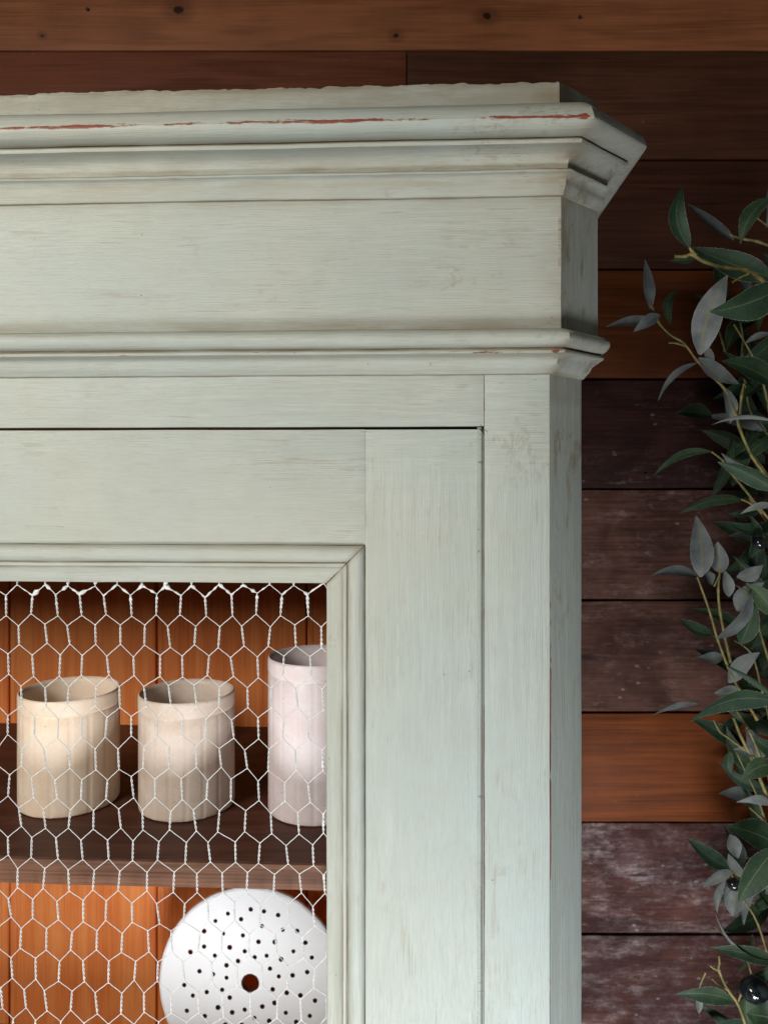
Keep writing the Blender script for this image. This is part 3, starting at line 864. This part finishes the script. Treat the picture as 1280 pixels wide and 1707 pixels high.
N_, M_, B_ = .70, .80, .92
leaves = [
 (1149,413,1139,311,30,N_,'g',-17,0,.3), (1223,400,1146,339,27,M_,'s',-9), (1284,328,1234,406,30,N_,'g',10), (1283,300,1277,378,24,M_,'s',0),
 (1284,462,1154,412,44,M_,'g',-3), (1158,432,1116,435,11,M_,'g',0), (1084,515,1075,432,22,M_,'s',-2), (1099,538,1010,545,18,B_,'s',4), (1100,525,1056,553,20,M_,'s',4),
 (1117,540,1131,480,15,B_,'g',-12), (1166,591,1212,458,46,N_,'s',-9,0,.15), (1306,476,1183,519,62,N_-.03,'g',-4,0,.2), (1164,597,1232,640,28,M_,'s',5), (1292,640,1203,602,42,M_,'g',6),
 (1161,605,1097,668,11,M_,'s',14), (1187,694,1126,690,28,B_,'g',6), (1216,706,1203,642,26,M_,'s',5), (1290,702,1186,708,10,N_,'s',14,.0,.5,.9), (1284,556,1240,574,11,M_,'s',4),
 (1186,753,1088,795,14,M_,'g',17), (1290,817,1196,770,32,N_,'g',6), (1237,834,1133,856,19,M_,'g',13), (1290,843,1234,857,12,N_,'s',6), (1168,962,1160,860,37,M_,'s',4,0,.15),
 (1164,962,1086,960,18,B_,'s',8), (1201,955,1196,903,30,M_,'s',0), (1187,975,1170,950,18,M_,'s',3), (1215,995,1206,950,22,M_,'s',0), (1228,962,1272,942,24,M_,'s',4),
 (1195,1064,1254,982,42,N_,'s',6,0,.15), (1290,1026,1243,972,33,N_,'g',6), (1234,1074,1262,1008,32,M_,'g',0), (1187,1058,1132,1031,22,M_,'g',-5), (1205,1094,1164,1096,20,B_,'s',-3),
 (1214,1138,1266,1088,30,M_,'s',-8), (1290,1162,1205,1106,13,N_,'g',7,0,.4,.8), (1232,1150,1190,1156,22,M_,'s',-3), (1296,1172,1151,1203,42,N_-.03,'g',24,0,.15), (1164,1173,1087,1193,13,B_,'s',11),
 (1217,1254,1218,1290,17,M_,'g',5), (1256,1262,1223,1250,14,M_,'s',4), (1292,1274,1236,1301,32,N_,'g',8), (1286,1342,1227,1338,20,M_,'s',12), (1292,1408,1214,1378,48,N_,'g',4,0,.2),
 (1296,1412,1230,1505,54,N_-.03,'g',6,0,.2), (1216,1392,1230,1432,24,M_,'s',0), (1214,1424,1250,1462,18,M_,'s',5), (1220,1452,1172,1480,19,M_,'s',5), (1209,1466,1195,1522,15,M_,'s',8),
 (1218,1466,1207,1516,11,M_,'s',5), (1226,1484,1221,1528,30,M_,'s',0), (1292,1601,1192,1524,9,N_,'s',-14,0,.5,.9), (1296,1606,1184,1581,25,N_,'g',5), (1222,1670,1125,1659,28,N_,'g',10),
 (1163,1660,1165,1691,13,M_,'s',0), (1288,1612,1242,1632,20,N_,'g',-4), (1296,1700,1244,1690,52,N_,'g',0), (1246,1660,1248,1712,26,M_,'g',3),
 (1186,610,1170,570,14,M_,'s',3), (1155,1440,1159,1436,3,M_,'s',0)]
for L_ in leaves[:-1]: add_leaf(*L_)
stems = [
 ([(1125,427),(1142,427),(1153,424),(1174,436),(1208,446),(1243,450),(1267,464),(1300,490)], N_, .0021), ([(1149,412),(1153,418),(1160,426)], N_, .0018), ([(1221,470),(1234,463),(1247,457)], N_, .0014),
 ([(1190,361),(1199,376),(1218,391),(1240,398),(1262,402),(1300,416)], M_, .0016), ([(1083,500),(1097,536),(1118,558),(1140,572),(1161,600),(1185,626),(1207,648),(1226,690),(1233,715),(1253,760),(1282,800)], M_, .0017),
 ([(1114,571),(1128,572),(1144,577)], M_, .0013), ([(1240,640),(1236,660),(1233,690)], M_, .0017), ([(1232,530),(1238,560),(1237,590),(1242,640)], B_, .0016), ([(1196,545),(1204,570),(1209,590)], B_, .0014),
 ([(1186,753),(1205,768),(1216,786),(1238,812),(1262,842),(1290,875)], M_, .0015), ([(1235,832),(1252,840),(1270,855)], M_, .0014),
 ([(1162,962),(1176,1000),(1186,1031),(1196,1066),(1215,1116),(1232,1150),(1262,1200)], M_, .0016), ([(1200,950),(1197,985),(1200,1020),(1209,1067),(1218,1105)], M_, .0017), ([(1203,950),(1190,978)], M_, .0012),
 ([(1189,1200),(1200,1220),(1215,1231),(1240,1250),(1257,1264)], M_, .0015), ([(1222,1196),(1234,1226),(1254,1268),(1275,1320),(1294,1370)], M_, .0022), ([(1247,1216),(1262,1250),(1276,1290)], M_, .0020),
 ([(1198,1594),(1199,1606),(1198,1618),(1212,1649),(1230,1675),(1243,1712),(1256,1760)], N_, .0017), ([(1183,1610),(1190,1615),(1198,1618)], N_, .0013), ([(1186,1632),(1200,1645),(1212,1651)], N_, .0009), ([(1230,1672),(1234,1660),(1240,1645)], N_, .0013),
 ([(1163,1660),(1168,1640),(1176,1622)], M_, .0010), ([(1218,1452),(1240,1462),(1262,1440),(1290,1430)], M_, .0014), ([(1213,1464),(1224,1450)], M_, .0010)]
for a in stems: add_stem(*a)
# trunk and darker foliage standing further back and beyond the right edge
add_stem([(1290, 300), (1300, 620), (1286, 900), (1300, 1200), (1292, 1500), (1304, 1800), (1300, 2050)], .86, .0042)
for i in range(14):
    u0, v0 = R.uniform(1255, 1330), 330 + i*100
    add_stem([(u0 - R.uniform(30, 70), v0 - R.uniform(60, 110)), (u0 - R.uniform(15, 35), v0 - 40), (u0, v0 + 10), (1292, v0 + 110)], R.uniform(.84, .95), .0013)
for i in range(250):
    v = R.uniform(470, 1760); u = R.triangular(1175, 1470, 1310)
    if R.random() < .5 and u < 1235: u += 70
    a = R.uniform(0, 6.28) if R.random() < .4 else R.uniform(-2.9, -.3)
    L = R.uniform(62, 105)
    add_leaf(u, v, u + math.cos(a)*L, v + math.sin(a)*L, R.uniform(18, 32), R.uniform(.88, 1.06), R.choice('ggggggs'), R.uniform(-12, 12), R.uniform(-.02, .02))
def olive(u, v, d, r):
    bm = bmesh.new(); bmesh.ops.create_uvsphere(bm, u_segments=28, v_segments=18, radius=r)
    for v_ in bm.verts:
        v_.co = Vector((v_.co.x*1.08, v_.co.y, v_.co.z*.95))*(1 + .03*noise.noise(v_.co*180))
    me = bpy.data.meshes.new('olive'); bm.to_mesh(me); bm.free(); me.shade_smooth()
    link('olive', me, M_OLIVE, TREE, P(u, v, d) - TO)
olive(1257, 1650, N_-.01, .0120); olive(1223, 1475, M_, .0066); olive(1266, 905, .86, .0075)
